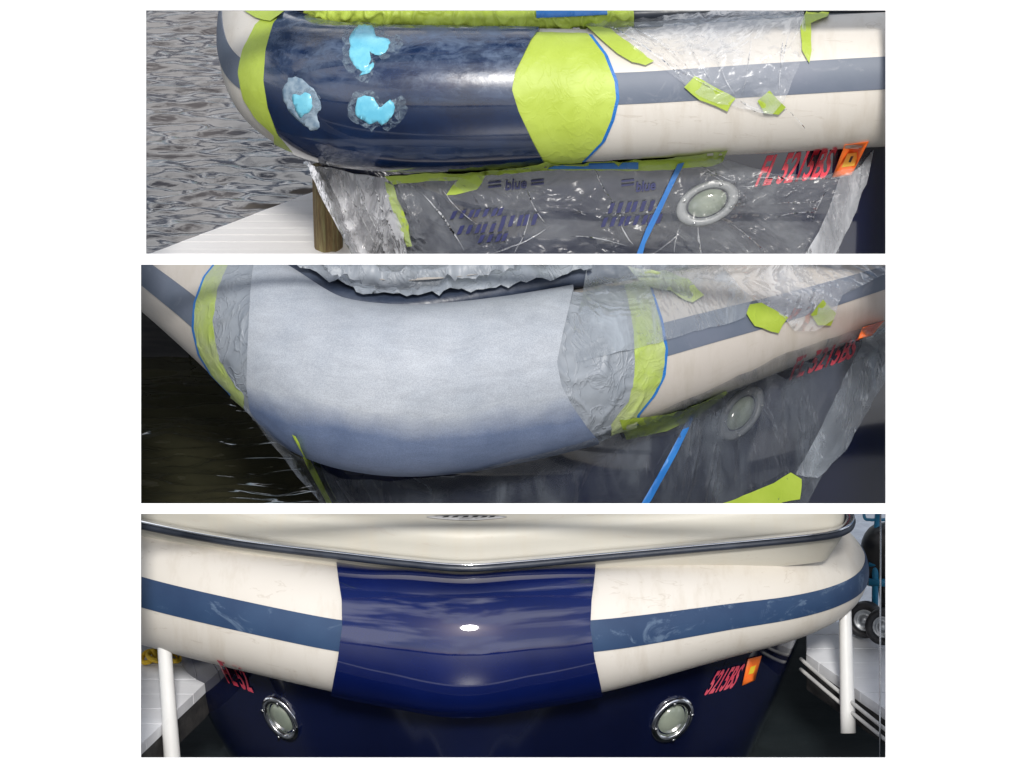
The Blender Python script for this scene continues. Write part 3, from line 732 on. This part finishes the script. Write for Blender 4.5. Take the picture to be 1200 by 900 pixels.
tag(mesh_obj('piling', vs, fs, MAT['piling']), 'round weathered wooden piling behind the plastic-wrapped bow stem', 'piling')

trim(before, -16, 303)

# ================================================================== MIDDLE OPENING: primed bow
before = set(bpy.data.objects)
boat2 = empty('boat', P(500, 585, .4), 'boat with light grey primed bow cap, middle opening', 'boat', 'boat bows under repair')
t2 = Tube([(1200, 275, .95, .12, .11), (1039, 325, .72, .118, .11), (900, 368, .53, .148, .135), (800, 396, .40, .168, .148), (700, 423, .29, .183, .16), (600, 444, .215, .19, .165), (520, 455, .178, .194, .168),
           (450, 456, .175, .194, .168), (385, 442, .215, .19, .165), (328, 403, .31, .182, .16), (275, 361, .45, .170, .15), (215, 317, .62, .152, .14), (160, 278, .78, .145, .13), (90, 230, 1.0, .145, .13)])
collar2 = t2.build('collar', MAT['cream_dull'], boat2)
zc = P(450, 456, .175).z
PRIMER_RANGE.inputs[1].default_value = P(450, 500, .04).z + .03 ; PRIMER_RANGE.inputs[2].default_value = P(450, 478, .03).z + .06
hull2 = loft('hull', [
    [(1200, 350, .92), (1039, 390, .74), (900, 425, .60), (800, 448, .50), (700, 472, .41), (600, 492, .34), (520, 503, .31), (440, 500, .31), (375, 480, .36), (322, 440, .46), (285, 405, .6), (262, 370, .8)],
    [(1200, 450, .93), (1039, 485, .76), (920, 515, .63), (830, 535, .54), (740, 555, .46), (640, 572, .40), (550, 582, .37), (470, 580, .38), (405, 562, .44), (350, 525, .54), (312, 485, .68), (290, 445, .85)],
    [(1200, 570, .97), (1060, 595, .82), (950, 620, .70), (870, 640, .62), (790, 655, .55), (700, 670, .49), (610, 680, .46), (530, 675, .47), (465, 655, .53), (410, 615, .63), (370, 575, .75), (345, 530, .9)]],
    MAT['navy'], boat2)
EL2 = ([(299, 300), (297, 340), (296, 400), (295, 450), (299, 478), (320, 505), (345, 535)], .40, .95)
ER2 = ([(682, 300), (672, 345), (657, 395), (650, 425), (655, 450), (668, 473), (686, 497), (700, 512)], .2, .62)
t2.patch('stripe', MAT['stripe_grey'], boat2, 0.0, ER2, .84, 1.30, .0025)
t2.patch('stripe', MAT['stripe_grey'], boat2, EL2, 1.0, 1.08, 1.5, .0025)
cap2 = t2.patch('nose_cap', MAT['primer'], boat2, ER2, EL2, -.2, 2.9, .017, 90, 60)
bv2 = bvh_of([collar2, hull2, cap2])
lettering('registration_number', 'FL 5215BS', [(924, 446), (998, 420), (1010, 392), (934, 418)], bv2, MAT['red'], boat2, .004)
drape('sticker', [(1002, 400), (1022, 393), (1036, 375), (1010, 383)], bv2, MAT['orange'], boat2, .004, 8, .0006)
ph2 = porthole(boat2, bv2, 868, 484, .080, .55, math.radians(38), 'rim_dark')
bv2 = bvh_of([collar2, hull2, cap2])
# rub rail along the deck edge, wrapped in crumpled grey tape
tb2 = Tube([(1200, 205, .78, .03, .03), (1039, 240, .62, .03, .03), (900, 272, .48, .03, .03), (800, 296, .38, .03, .03), (700, 318, .285, .03, .035), (600, 336, .225, .03, .04), (520, 351, .190, .03, .04),
            (455, 357, .185, .03, .04), (390, 342, .225, .03, .04), (328, 306, .32, .03, .035), (275, 270, .45, .03, .03), (215, 232, .6, .03, .03)], n=16)
tb2.build('rub_rail', MAT['rail_scuffed'], boat2, 140, 24)
G2 = 'tape on the middle boat'
dk2 = loft('deck', [[(1000, 210, .62), (860, 255, .47), (700, 296, .32), (600, 315, .26), (520, 326, .235), (450, 328, .235), (385, 314, .27), (328, 284, .36), (275, 250, .5)],
    [(1000, 195, .68), (860, 238, .55), (700, 276, .42), (600, 292, .37), (520, 300, .35), (450, 300, .35), (385, 290, .38), (340, 265, .46), (300, 235, .58)],
    [(1000, 150, .9), (860, 180, .8), (700, 210, .7), (600, 220, .68), (520, 225, .66), (450, 225, .66), (400, 220, .68), (360, 205, .74), (330, 180, .85)]], MAT['cream_dull'], boat2)
bvd2 = bvh_of([dk2, tb2.build('tmp', MAT['rail'], None, 140, 24)])
bpy.data.objects.remove(bpy.data.objects['tmp'])
strip('crumpled grey oversprayed plastic and tape over the deck edge above primer', jag([(325, 300), (350, 318), (385, 334), (420, 346), (460, 350), (520, 347), (580, 339), (640, 328), (690, 318), (690, 300), (500, 296)], 2.2, 21, 7), bvd2, 'grey_tape', .026, group=G2, ridge=.016, seed=6, step=4)
EL2m = ([(276, 300), (262, 325), (254, 355), (252, 385), (258, 415), (270, 440), (288, 462)], .5, .99)
EL2b = ([(262, 300), (242, 325), (231, 355), (229, 385), (236, 415), (250, 438), (272, 460)], .5, .99)
o = t2.patch('masking_tape', MAT['grey_tape'], None, EL2, EL2m, .0, 2.5, .005, 30, 60, .005, 4)
tag(o, 'grey oversprayed tape touching the left edge of primed bow cap', 'masking tape', G2)
o = t2.patch('masking_tape', MAT['lime_overspray'], None, EL2m, EL2b, .0, 2.45, .005, 20, 60, .002, 6)
tag(o, 'narrow lime tape band left of the grey oversprayed tape', 'masking tape', G2)
o = t2.patch('masking_tape', MAT['blue_tape'], None, ([(262, 300), (242, 325), (231, 355), (229, 385), (236, 415), (250, 438), (272, 460)], .5, .99), ([(259, 300), (239, 325), (228, 355), (226, 385), (233, 415), (247, 438), (269, 460)], .5, .99), .3, 2.3, .004, 4, 50)
tag(o, 'thin blue tape edge left of the grey oversprayed tape', 'masking tape')
ER2a = ([(722, 300), (735, 350), (742, 400), (742, 440), (735, 470), (715, 495)], .1, .6)
ER2b = ([(740, 300), (760, 335), (772, 375), (778, 410), (775, 440), (764, 462), (745, 485)], .1, .6)
o = t2.patch('masking_tape', MAT['grey_tape'], None, ER2, ER2a, .0, 2.62, .005, 44, 60, .006, 9)
tag(o, 'grey oversprayed tape with torn creases right of primed bow cap', 'masking tape', G2)
o = t2.patch('masking_tape', MAT['lime_overspray'], None, ER2a, ER2b, .0, 2.55, .005, 24, 60, .004, 2)
tag(o, 'lime tape band with grey overspray right of the creased grey tape', 'masking tape', G2)
ER2c = ([(743, 300), (763, 335), (776, 375), (782, 410), (779, 440), (768, 462), (749, 485)], .1, .6)
o = t2.patch('masking_tape', MAT['blue_tape'], None, ER2b, ER2c, .0, 2.45, .004, 4, 60)
tag(o, 'thin blue tape edge right of the oversprayed lime band', 'masking tape')
strip('torn lime tape flap hanging below right corner of primed cap', jag([(724, 490), (760, 486), (800, 478), (850, 455), (852, 460), (818, 487), (780, 505), (732, 515)], .8, 22, 8), bv2, 'lime_dark', .014, group=G2)
strip('left lime tape tab on grey stripe of the middle boat', jag([(876, 357), (890, 356), (922, 372), (910, 390), (882, 382), (872, 368)], .8, 23, 8), bv2, 'lime_dark', .014, group=G2)
strip('right lime tape tab on grey stripe of the middle boat', jag([(962, 351), (978, 366), (972, 380), (956, 380), (948, 368)], .8, 24, 8), bv2, 'lime_dark', .014, group=G2)
strip('wide lime tape strip low on plastic sheet of the middle boat', jag([(838, 592), (870, 580), (905, 565), (925, 553), (938, 560), (936, 585), (915, 588), (900, 600), (838, 600)], .8, 25, 8), bv2, 'lime_dark', .016, group=G2)
strip('blue tape line slanting down the plastic on the middle hull', [(806, 488), (814, 484), (792, 530), (762, 585), (752, 600), (744, 600), (770, 555)], bv2, 'blue_tape', .016)
strip('thin lime and blue tape line under left of the primed cap', [(344, 507), (348, 509), (372, 548), (396, 596), (390, 596), (365, 550)], bv2, 'lime_dark', .014, group=G2)
strip('pale lime tape wrinkled at upper right shoulder of the middle bow', jag([(735, 312), (770, 318), (805, 330), (822, 348), (810, 356), (785, 345), (750, 335)], 1.0, 26, 8), bv2, 'lime_overspray', .012, group=G2, ridge=.006)
bv2 = bvh_of([collar2, hull2, cap2, ph2])
strip('dark oversprayed plastic sheet over the hull in the middle opening', jag([(300, 490), (345, 530), (400, 558), (455, 563), (560, 549), (690, 514), (780, 476), (850, 445), (920, 412), (1039, 372), (1039, 420), (1010, 470), (985, 520), (960, 560), (940, 600), (385, 600), (350, 560), (310, 510)], 1.0, 27, 14), bv2, 'film_dark', .010, 'plastic sheet', None, .004, 14, 4, name='plastic_sheet', thick=0)
strip('grey plastic fold hanging at right end of the middle hull', jag([(1012, 395), (1045, 372), (1045, 430), (1015, 480), (990, 525), (955, 560), (930, 555), (960, 500), (985, 445)], 1.0, 28, 10), bv2, 'film_grey', .018, 'plastic sheet', None, .006, 16, 3, name='plastic_sheet', thick=0)
strip('grey oversprayed plastic over collar just right of oversprayed tape', jag([(690, 300), (830, 300), (880, 352), (872, 372), (840, 382), (800, 392), (770, 402), (735, 410), (700, 418), (672, 425), (668, 400), (682, 350)], 1.0, 31, 10), bv2, 'film_grey', .012, 'plastic sheet', None, .005, 21, 6, name='plastic_sheet', thick=0)
strip('thin clear plastic sheet over collar at upper right of middle boat', jag([(700, 300), (1045, 290), (1039, 320), (985, 345), (975, 372), (955, 388), (930, 388), (915, 372), (880, 350), (850, 330), (780, 330)], 1.0, 29, 12), bv2, 'film_thin', .010, 'plastic sheet', None, .008, 18, 10, name='plastic_sheet', thick=0)
# dark water behind, and a pier coloured black for the under-dock shade
Zw2 = P(165, 600, 1.0).z
wl = PZ(100, 602, Zw2); wr = PZ(100, 320, Zw2)
water_sheet('water', -1.3, .2, wl.y - .02, wr.y + .1, Zw2, 170, 220, .020, 6, 24, MAT['water_dark'], seed=4)
mesh_obj('basin', [(-1.31, wl.y - .03, Zw2 - .06), (.21, wl.y - .03, Zw2 - .06), (.21, wr.y + .12, Zw2 - .06), (-1.31, wr.y + .12, Zw2 - .06)], [(0, 1, 2, 3)], MAT['dock_dark'])['kind'] = 'structure'
yb = PZ(200, 418, Zw2).y
e = empty('pier', (-.95, yb, Zw2), 'timber pier painted black as under-dock shade behind the dark water, middle opening', 'pier')
for k in range(4):
    x = -1.32 + k * .142
    prism('timber', [(x, yb, Zw2 + .40), (x + .138, yb, Zw2 + .40), (x + .138, yb + .15, Zw2 + .40), (x, yb + .15, Zw2 + .40)], .45, MAT['dock_dark'], e, .004)

trim(before, 304.5, 595.5)

# ================================================================== BOTTOM OPENING: finished bow
before = set(bpy.data.objects)
boat3 = empty('boat', P(545, 888, .5), 'boat with glossy fresh blue bow cap and cream collar, bottom opening', 'boat', 'boat bows under repair')
ST3 = [(30, 625, .78), (100, 660, .62), (165, 682, .51), (250, 705, .405), (400, 738, .27), (480, 750, .215), (545, 757, .195), (610, 750, .215), (700, 738, .27), (830, 714, .385), (900, 701, .46), (940, 689, .54), (960, 674, .63), (952, 655, .74), (905, 628, .9)]
def ab(x):
    k = min(1, max(0, (x - 700) / 250)); return (.150 + .018 * math.exp(-((x - 545) / 120) ** 2) - .045 * k, .14 - .02 * k)
t3 = Tube([(x, y, d, ab(x)[0], ab(x)[1]) for x, y, d in ST3])
collar3 = t3.build('collar', MAT['cream'], boat3, 180)
t3.patch('stripe', MAT['stripe_blue'], boat3, 0.0, 1.0, .89, 1.38, .0025, 220, 14, twist=lambda u: .05 + max(0, u - .55) * .75)
EL3 = ([(389, 640), (396, 675), (402, 705), (403, 735), (398, 770), (389, 812)], .2, .52)
ER3 = ([(702, 640), (697, 675), (692, 705), (690, 735), (695, 770), (706, 815)], .48, .8)
cap3 = t3.patch('nose_cap', MAT['fresh_blue'], boat3, EL3, ER3, -.3, 2.95, .011, 110, 70)
def shifted(st, up, inn):
    """Rail path moved up and inboard, as world points."""
    c = np.array([tuple(P(*q)) for q in st]); T = np.gradient(c, axis=0); T /= np.linalg.norm(T, axis=1)[:, None]
    N = np.cross(T, (0, 0, 1)); N /= np.linalg.norm(N, axis=1)[:, None]
    if np.dot(N[len(c) // 2], -np.array(F)) < 0: N = -N
    return c + np.array([0, 0, up]) - N * inn
def path_tube(name, pts, a, b_, mat, parent):
    s = catmull([tuple(p) for p in pts], 14); T = np.gradient(s, axis=0); T /= np.linalg.norm(T, axis=1)[:, None]
    N = np.cross(T, (0, 0, 1)); N /= np.linalg.norm(N, axis=1)[:, None]
    vs, fs = [], []; seg = 16
    for i in range(len(s)):
        for k in range(seg):
            an = 2 * pi * k / seg; vs.append(Vector(s[i] + np.array([0, 0, a * math.cos(an)]) + N[i] * b_ * math.sin(an)))
    fs = [(i * seg + k, i * seg + (k + 1) % seg, (i + 1) * seg + (k + 1) % seg, (i + 1) * seg + k) for i in range(len(s) - 1) for k in range(seg)]
    return mesh_obj(name, vs, fs, mat, parent)
ZR = P(545, 664, .165).z
RAIL = [tuple(PZ(x, y, ZR)) for x, y in ((40, 586), (100, 600), (165, 614), (230, 627), (300, 638), (400, 650), (480, 659), (545, 664), (610, 660), (700, 652), (800, 643), (900, 634), (965, 627), (988, 621), (995, 612), (992, 602), (980, 585))]
def moved(up, inn):
    c = np.array(RAIL); T = np.gradient(c, axis=0); T /= np.linalg.norm(T, axis=1)[:, None]
    N = np.cross(T, (0, 0, 1)); N /= np.linalg.norm(N, axis=1)[:, None]
    if np.dot(N[len(c) // 2], -np.array(F)) < 0: N = -N
    return c + np.array([0, 0, up]) - N * inn
rr3 = path_tube('rub_rail', moved(-.001, 0), .0108, .016, MAT['rail'], boat3)
path_tube('trim', moved(.0108, -.003), .0030, .010, MAT['chrome'], rr3)
rows = [catmull([tuple(p) for p in moved(u_, i_)], 10) for u_, i_ in ((-.10, .05), (-.03, .012), (.045, .012), (.066, .014), (.078, .022), (.084, .034), (.086, .05))]
cpt = np.array(tuple(P(560, 520, 1.0))); top = rows[-1]
for k in (.15, .4, .7, .97):
    q = top + (cpt - top) * k; q[:, 2] = top[:, 2] + .01 * k; rows.append(q)
A = np.array(rows); nr, nc = A.shape[:2]
deck3 = mesh_obj('deck', [Vector(A[j, i]) for j in range(nr) for i in range(nc)], [(j * nc + i, j * nc + i + 1, (j + 1) * nc + i + 1, (j + 1) * nc + i) for j in range(nr - 1) for i in range(nc - 1)], MAT['cream_deck'], boat3)
bvdk = bvh_of([deck3])
em = drape('emblem', smooth_poly([(500, 606.5), (520, 604.6), (547, 604), (575, 604.6), (594, 606.5), (575, 609), (547, 610.4), (518, 609)], 3), bvdk, MAT['emblem'], boat3, .004, 4, .001)
for x in (518, 529, 541, 552, 563, 572): drape('mark', [(x, 607.8), (x + 7, 607.2), (x + 9, 605.6), (x + 3, 606)], bvdk, MAT['black_print'], em, .0065, 6, 0)
hull3 = loft('hull', [
    [(170, 665, .95), (174, 690, .72), (192, 715, .56), (300, 738, .43), (400, 758, .34), (480, 772, .28), (545, 780, .25), (610, 772, .28), (700, 758, .34), (840, 735, .45), (925, 712, .58), (945, 690, .72), (950, 665, .95)],
    [(200, 740, 1.0), (204, 758, .78), (220, 775, .62), (315, 798, .49), (410, 820, .40), (485, 834, .335), (545, 846, .30), (607, 834, .335), (690, 820, .40), (825, 798, .50), (912, 775, .63), (934, 755, .77), (940, 735, 1.0)],
    [(258, 860, 1.05), (262, 872, .85), (276, 885, .70), (350, 905, .57), (430, 925, .48), (495, 940, .42), (545, 952, .38), (597, 940, .42), (670, 925, .48), (795, 905, .58), (868, 885, .71), (886, 870, .85), (892, 855, 1.05)],
    [(300, 930, 1.1), (305, 942, .9), (318, 955, .76), (375, 975, .63), (445, 995, .54), (502, 1010, .48), (545, 1022, .44), (590, 1010, .48), (650, 995, .54), (770, 975, .64), (836, 955, .77), (852, 940, .9), (858, 925, 1.1)]],
    MAT['navy'], boat3)
bv3 = bvh_of([hull3, collar3])
porthole(boat3, bv3, 330, 841, .064, .72, math.radians(-55)); porthole(boat3, bv3, 787, 843, .064, .80, math.radians(50))
lettering('registration_number', 'FL 52', [(268, 800), (298, 812), (285, 783), (254, 772)], bv3, MAT['pink'], boat3, .004)
lettering('registration_number', '5215BS', [(824, 815), (858, 806), (874, 777), (840, 786)], bv3, MAT['pink'], boat3, .004)
sk = drape('sticker', [(869, 803), (884, 797), (892, 768), (876, 772)], bv3, MAT['orange'], boat3, .004, 8, .0006)
drape('print', [(876, 790), (882, 788), (885, 779), (879, 781)], bv3, MAT['yellow_print'], sk, .006, 8, 0)

spline_pipe('spray_rail', [P(206, 752, .80), P(226, 790, .78), P(250, 838, .77), (P(278, 892, .76))], .003, MAT['white_paint'], boat3)
# docks either side, posts, rope, water
Zd3 = P(1000, 800, .62).z
pd = lambda x, y: pz(x, y, Zd3)
dock('pale grey plank dock at the right of glossy blue bow', 'dock', [pd(945, 766), pd(1039, 832), pd(1140, 900), pd(1140, 728), pd(945, 728)], Zd3, MAT['dock'], .075, .002, .03, .10, 'docks in the bottom opening')
dock('pale grey plank dock at the left of glossy blue bow', 'dock', [pd(60, 940), pd(165, 872), pd(240, 800), pd(262, 770), pd(262, 725), pd(60, 725)], Zd3, MAT['dock'], .075, .002, .03, .10, 'docks in the bottom opening')
b0 = PZ(991, 857, SEA_Z); 
post = lambda x0, y0, x1, y1, d0, d1, r0, r1, label: tag(pipe('post', [P(x0, y0, d0) * (1 - k / 6) + P(x1, y1, d1) * (k / 6) for k in range(7)], r0, MAT['white_paint'], None, 20, False, r1), label, 'post', 'white pipe posts')
post(990, 700, 994, 859, .58, .57, .0150, .0195, 'white pipe post standing in dark water right of boat')
post(190, 720, 204, 920, .42, .44, .0165, .0215, 'white pipe post left of the boat beside yellow rope')
for k, (y0, y1) in enumerate(((772, 856), (784, 868))):
    spline = [P(938, y0, .74), P(985, y0 + 40, .60), P(1039, y1, .43), P(1110, y1 + 55, .25)]
    tag(spline_pipe('pipe', spline, .0048, MAT['steel_paint']), ['upper of two white pipes running along the right dock edge', 'lower of two white pipes running along the right dock edge'][k], 'pipe', 'pipes along the dock')
# coiled rope on the left dock
rp = []
rnd = random.Random(5)
for k in range(150):
    s = k / 149; an = s * 2 * pi * 5
    cx, cy = 172 + 36 * s, 774 + 3 * math.sin(s * 9)
    q = PZ(cx + 9 * math.cos(an), cy + 6 * math.sin(an), Zd3); rp.append(q + Z * (.010 + .012 * (s * 3 % 1) + .004 * math.sin(an * 1.7)))
tag(pipe('rope', rp, .0065, MAT['rope'], None, 8), 'coil of yellow rope on the left dock', 'rope')
# pale water beyond the right dock
Zp = Zd3 - .12
y0_, y1_ = PZ(1000, 735, Zp).y, PZ(1000, 560, Zp).y
water_sheet('water', .40, 1.5, y0_, y1_ + .25, Zp, 60, 120, .012, 6, 26, MAT['water_pale'], seed=8)
# blue trolley with a black outboard
DT = PZ(1016, 745, Zd3); td = (DT - CAMP).dot(F) - CAMD
tr = empty('trolley', DT, 'teal blue wheeled engine trolley on the right dock', 'trolley')
pipe('post', [P(1030, 590, td), P(1026, 640, td), P(1025, 740, td)], .0085, MAT['trolley'], tr)
spline_pipe('handle', [P(1013, 585, td), P(1013, 606, td), P(1020, 609, td), P(1027, 609, td), P(1045, 609, td + .02)], .004, MAT['trolley'], tr)
pipe('crossbar', [P(1018, 661, td - .005), P(1060, 661, td - .005)], .007, MAT['trolley'], tr)
pipe('crossbar', [P(1018, 682, td - .005), P(1060, 684, td - .005)], .010, MAT['trolley'], tr)
def wheel(cx, cy, d, r, nrm):
    c = P(cx, cy, d); n = Vector(nrm).normalized(); a = n.cross(Z).normalized(); b_ = a.cross(n)
    def rev(name, prof, mat, par):
        vs, fs = [], []; seg = 36
        for rr, h in prof: vs += [c + a * rr * math.cos(2 * pi * k / seg) + b_ * rr * math.sin(2 * pi * k / seg) + n * h for k in range(seg)]
        L = len(prof)
        for q in range(L - 1): fs += [(q * seg + k, q * seg + (k + 1) % seg, (q + 1) * seg + (k + 1) % seg, (q + 1) * seg + k) for k in range(seg)]
        return mesh_obj(name, vs, fs, mat, par)
    ty = rev('wheel', [(r * .58, .012), (r * .66, .018), (r * .85, .02), (r * .97, .012), (r, 0), (r * .97, -.012), (r * .85, -.02), (r * .58, -.012)], MAT['black_rubber'], tr)
    rev('rim', [(r * .60, .010), (r * .50, .013), (r * .44, .006), (r * .25, .008), (r * .2, .016), (r * .08, .018), (0.0001, .018)], MAT['hub'], ty)
wheel(1014, 726, td - .03, .048, (-.35, -1, .3)); wheel(1036, 734, td - .09, .048, (-.35, -1, .3))
vs, fs = [], []
oc = P(1036, 650, td + .03)
for j in range(13):
    for k in range(22):
        th, ph = pi * j / 12, 2 * pi * k / 22
        x = math.sin(th) * math.cos(ph); y = math.sin(th) * math.sin(ph); z_ = math.cos(th)
        f = lambda v, p: math.copysign(abs(v) ** p, v)
        q = Vector((f(x, .7) * .062, f(y, .7) * .05, f(z_, .75) * .085)); q.x += (-.012 if z_ < 0 else .008) * abs(z_)
        vs.append(oc + q)
for j in range(12):
    for k in range(22): fs.append((j * 22 + k, j * 22 + (k + 1) % 22, (j + 1) * 22 + (k + 1) % 22, (j + 1) * 22 + k))
om = empty('outboard_engine', oc, 'black outboard engine hanging on the teal blue trolley', 'engine')
mesh_obj('cowl', vs, fs, MAT['cowl'], om)
pipe('shaft', [oc - Z * .07, oc - Z * .17 + X * .015], .016, MAT['cowl'], om)
tag(pipe('pole', [P(1032, 590, .40), P(1031, 888, .44), P(1031, 940, .45)], .0022, MAT['steel_dull'], None, 8), 'thin upright grey pole at far right of bottom opening', 'pole')
tag(spline_pipe('cable', [PZ(997, 741, Zd3 + .004), PZ(1005, 744, Zd3 + .004), PZ(1013, 746, Zd3 + .004), PZ(1022, 742, Zd3 + .004), PZ(1030, 741, Zd3 + .004)], .003, MAT['black_rubber']), 'short black cable lying on the dock beneath trolley', 'cable')

trim(before, 597, None)
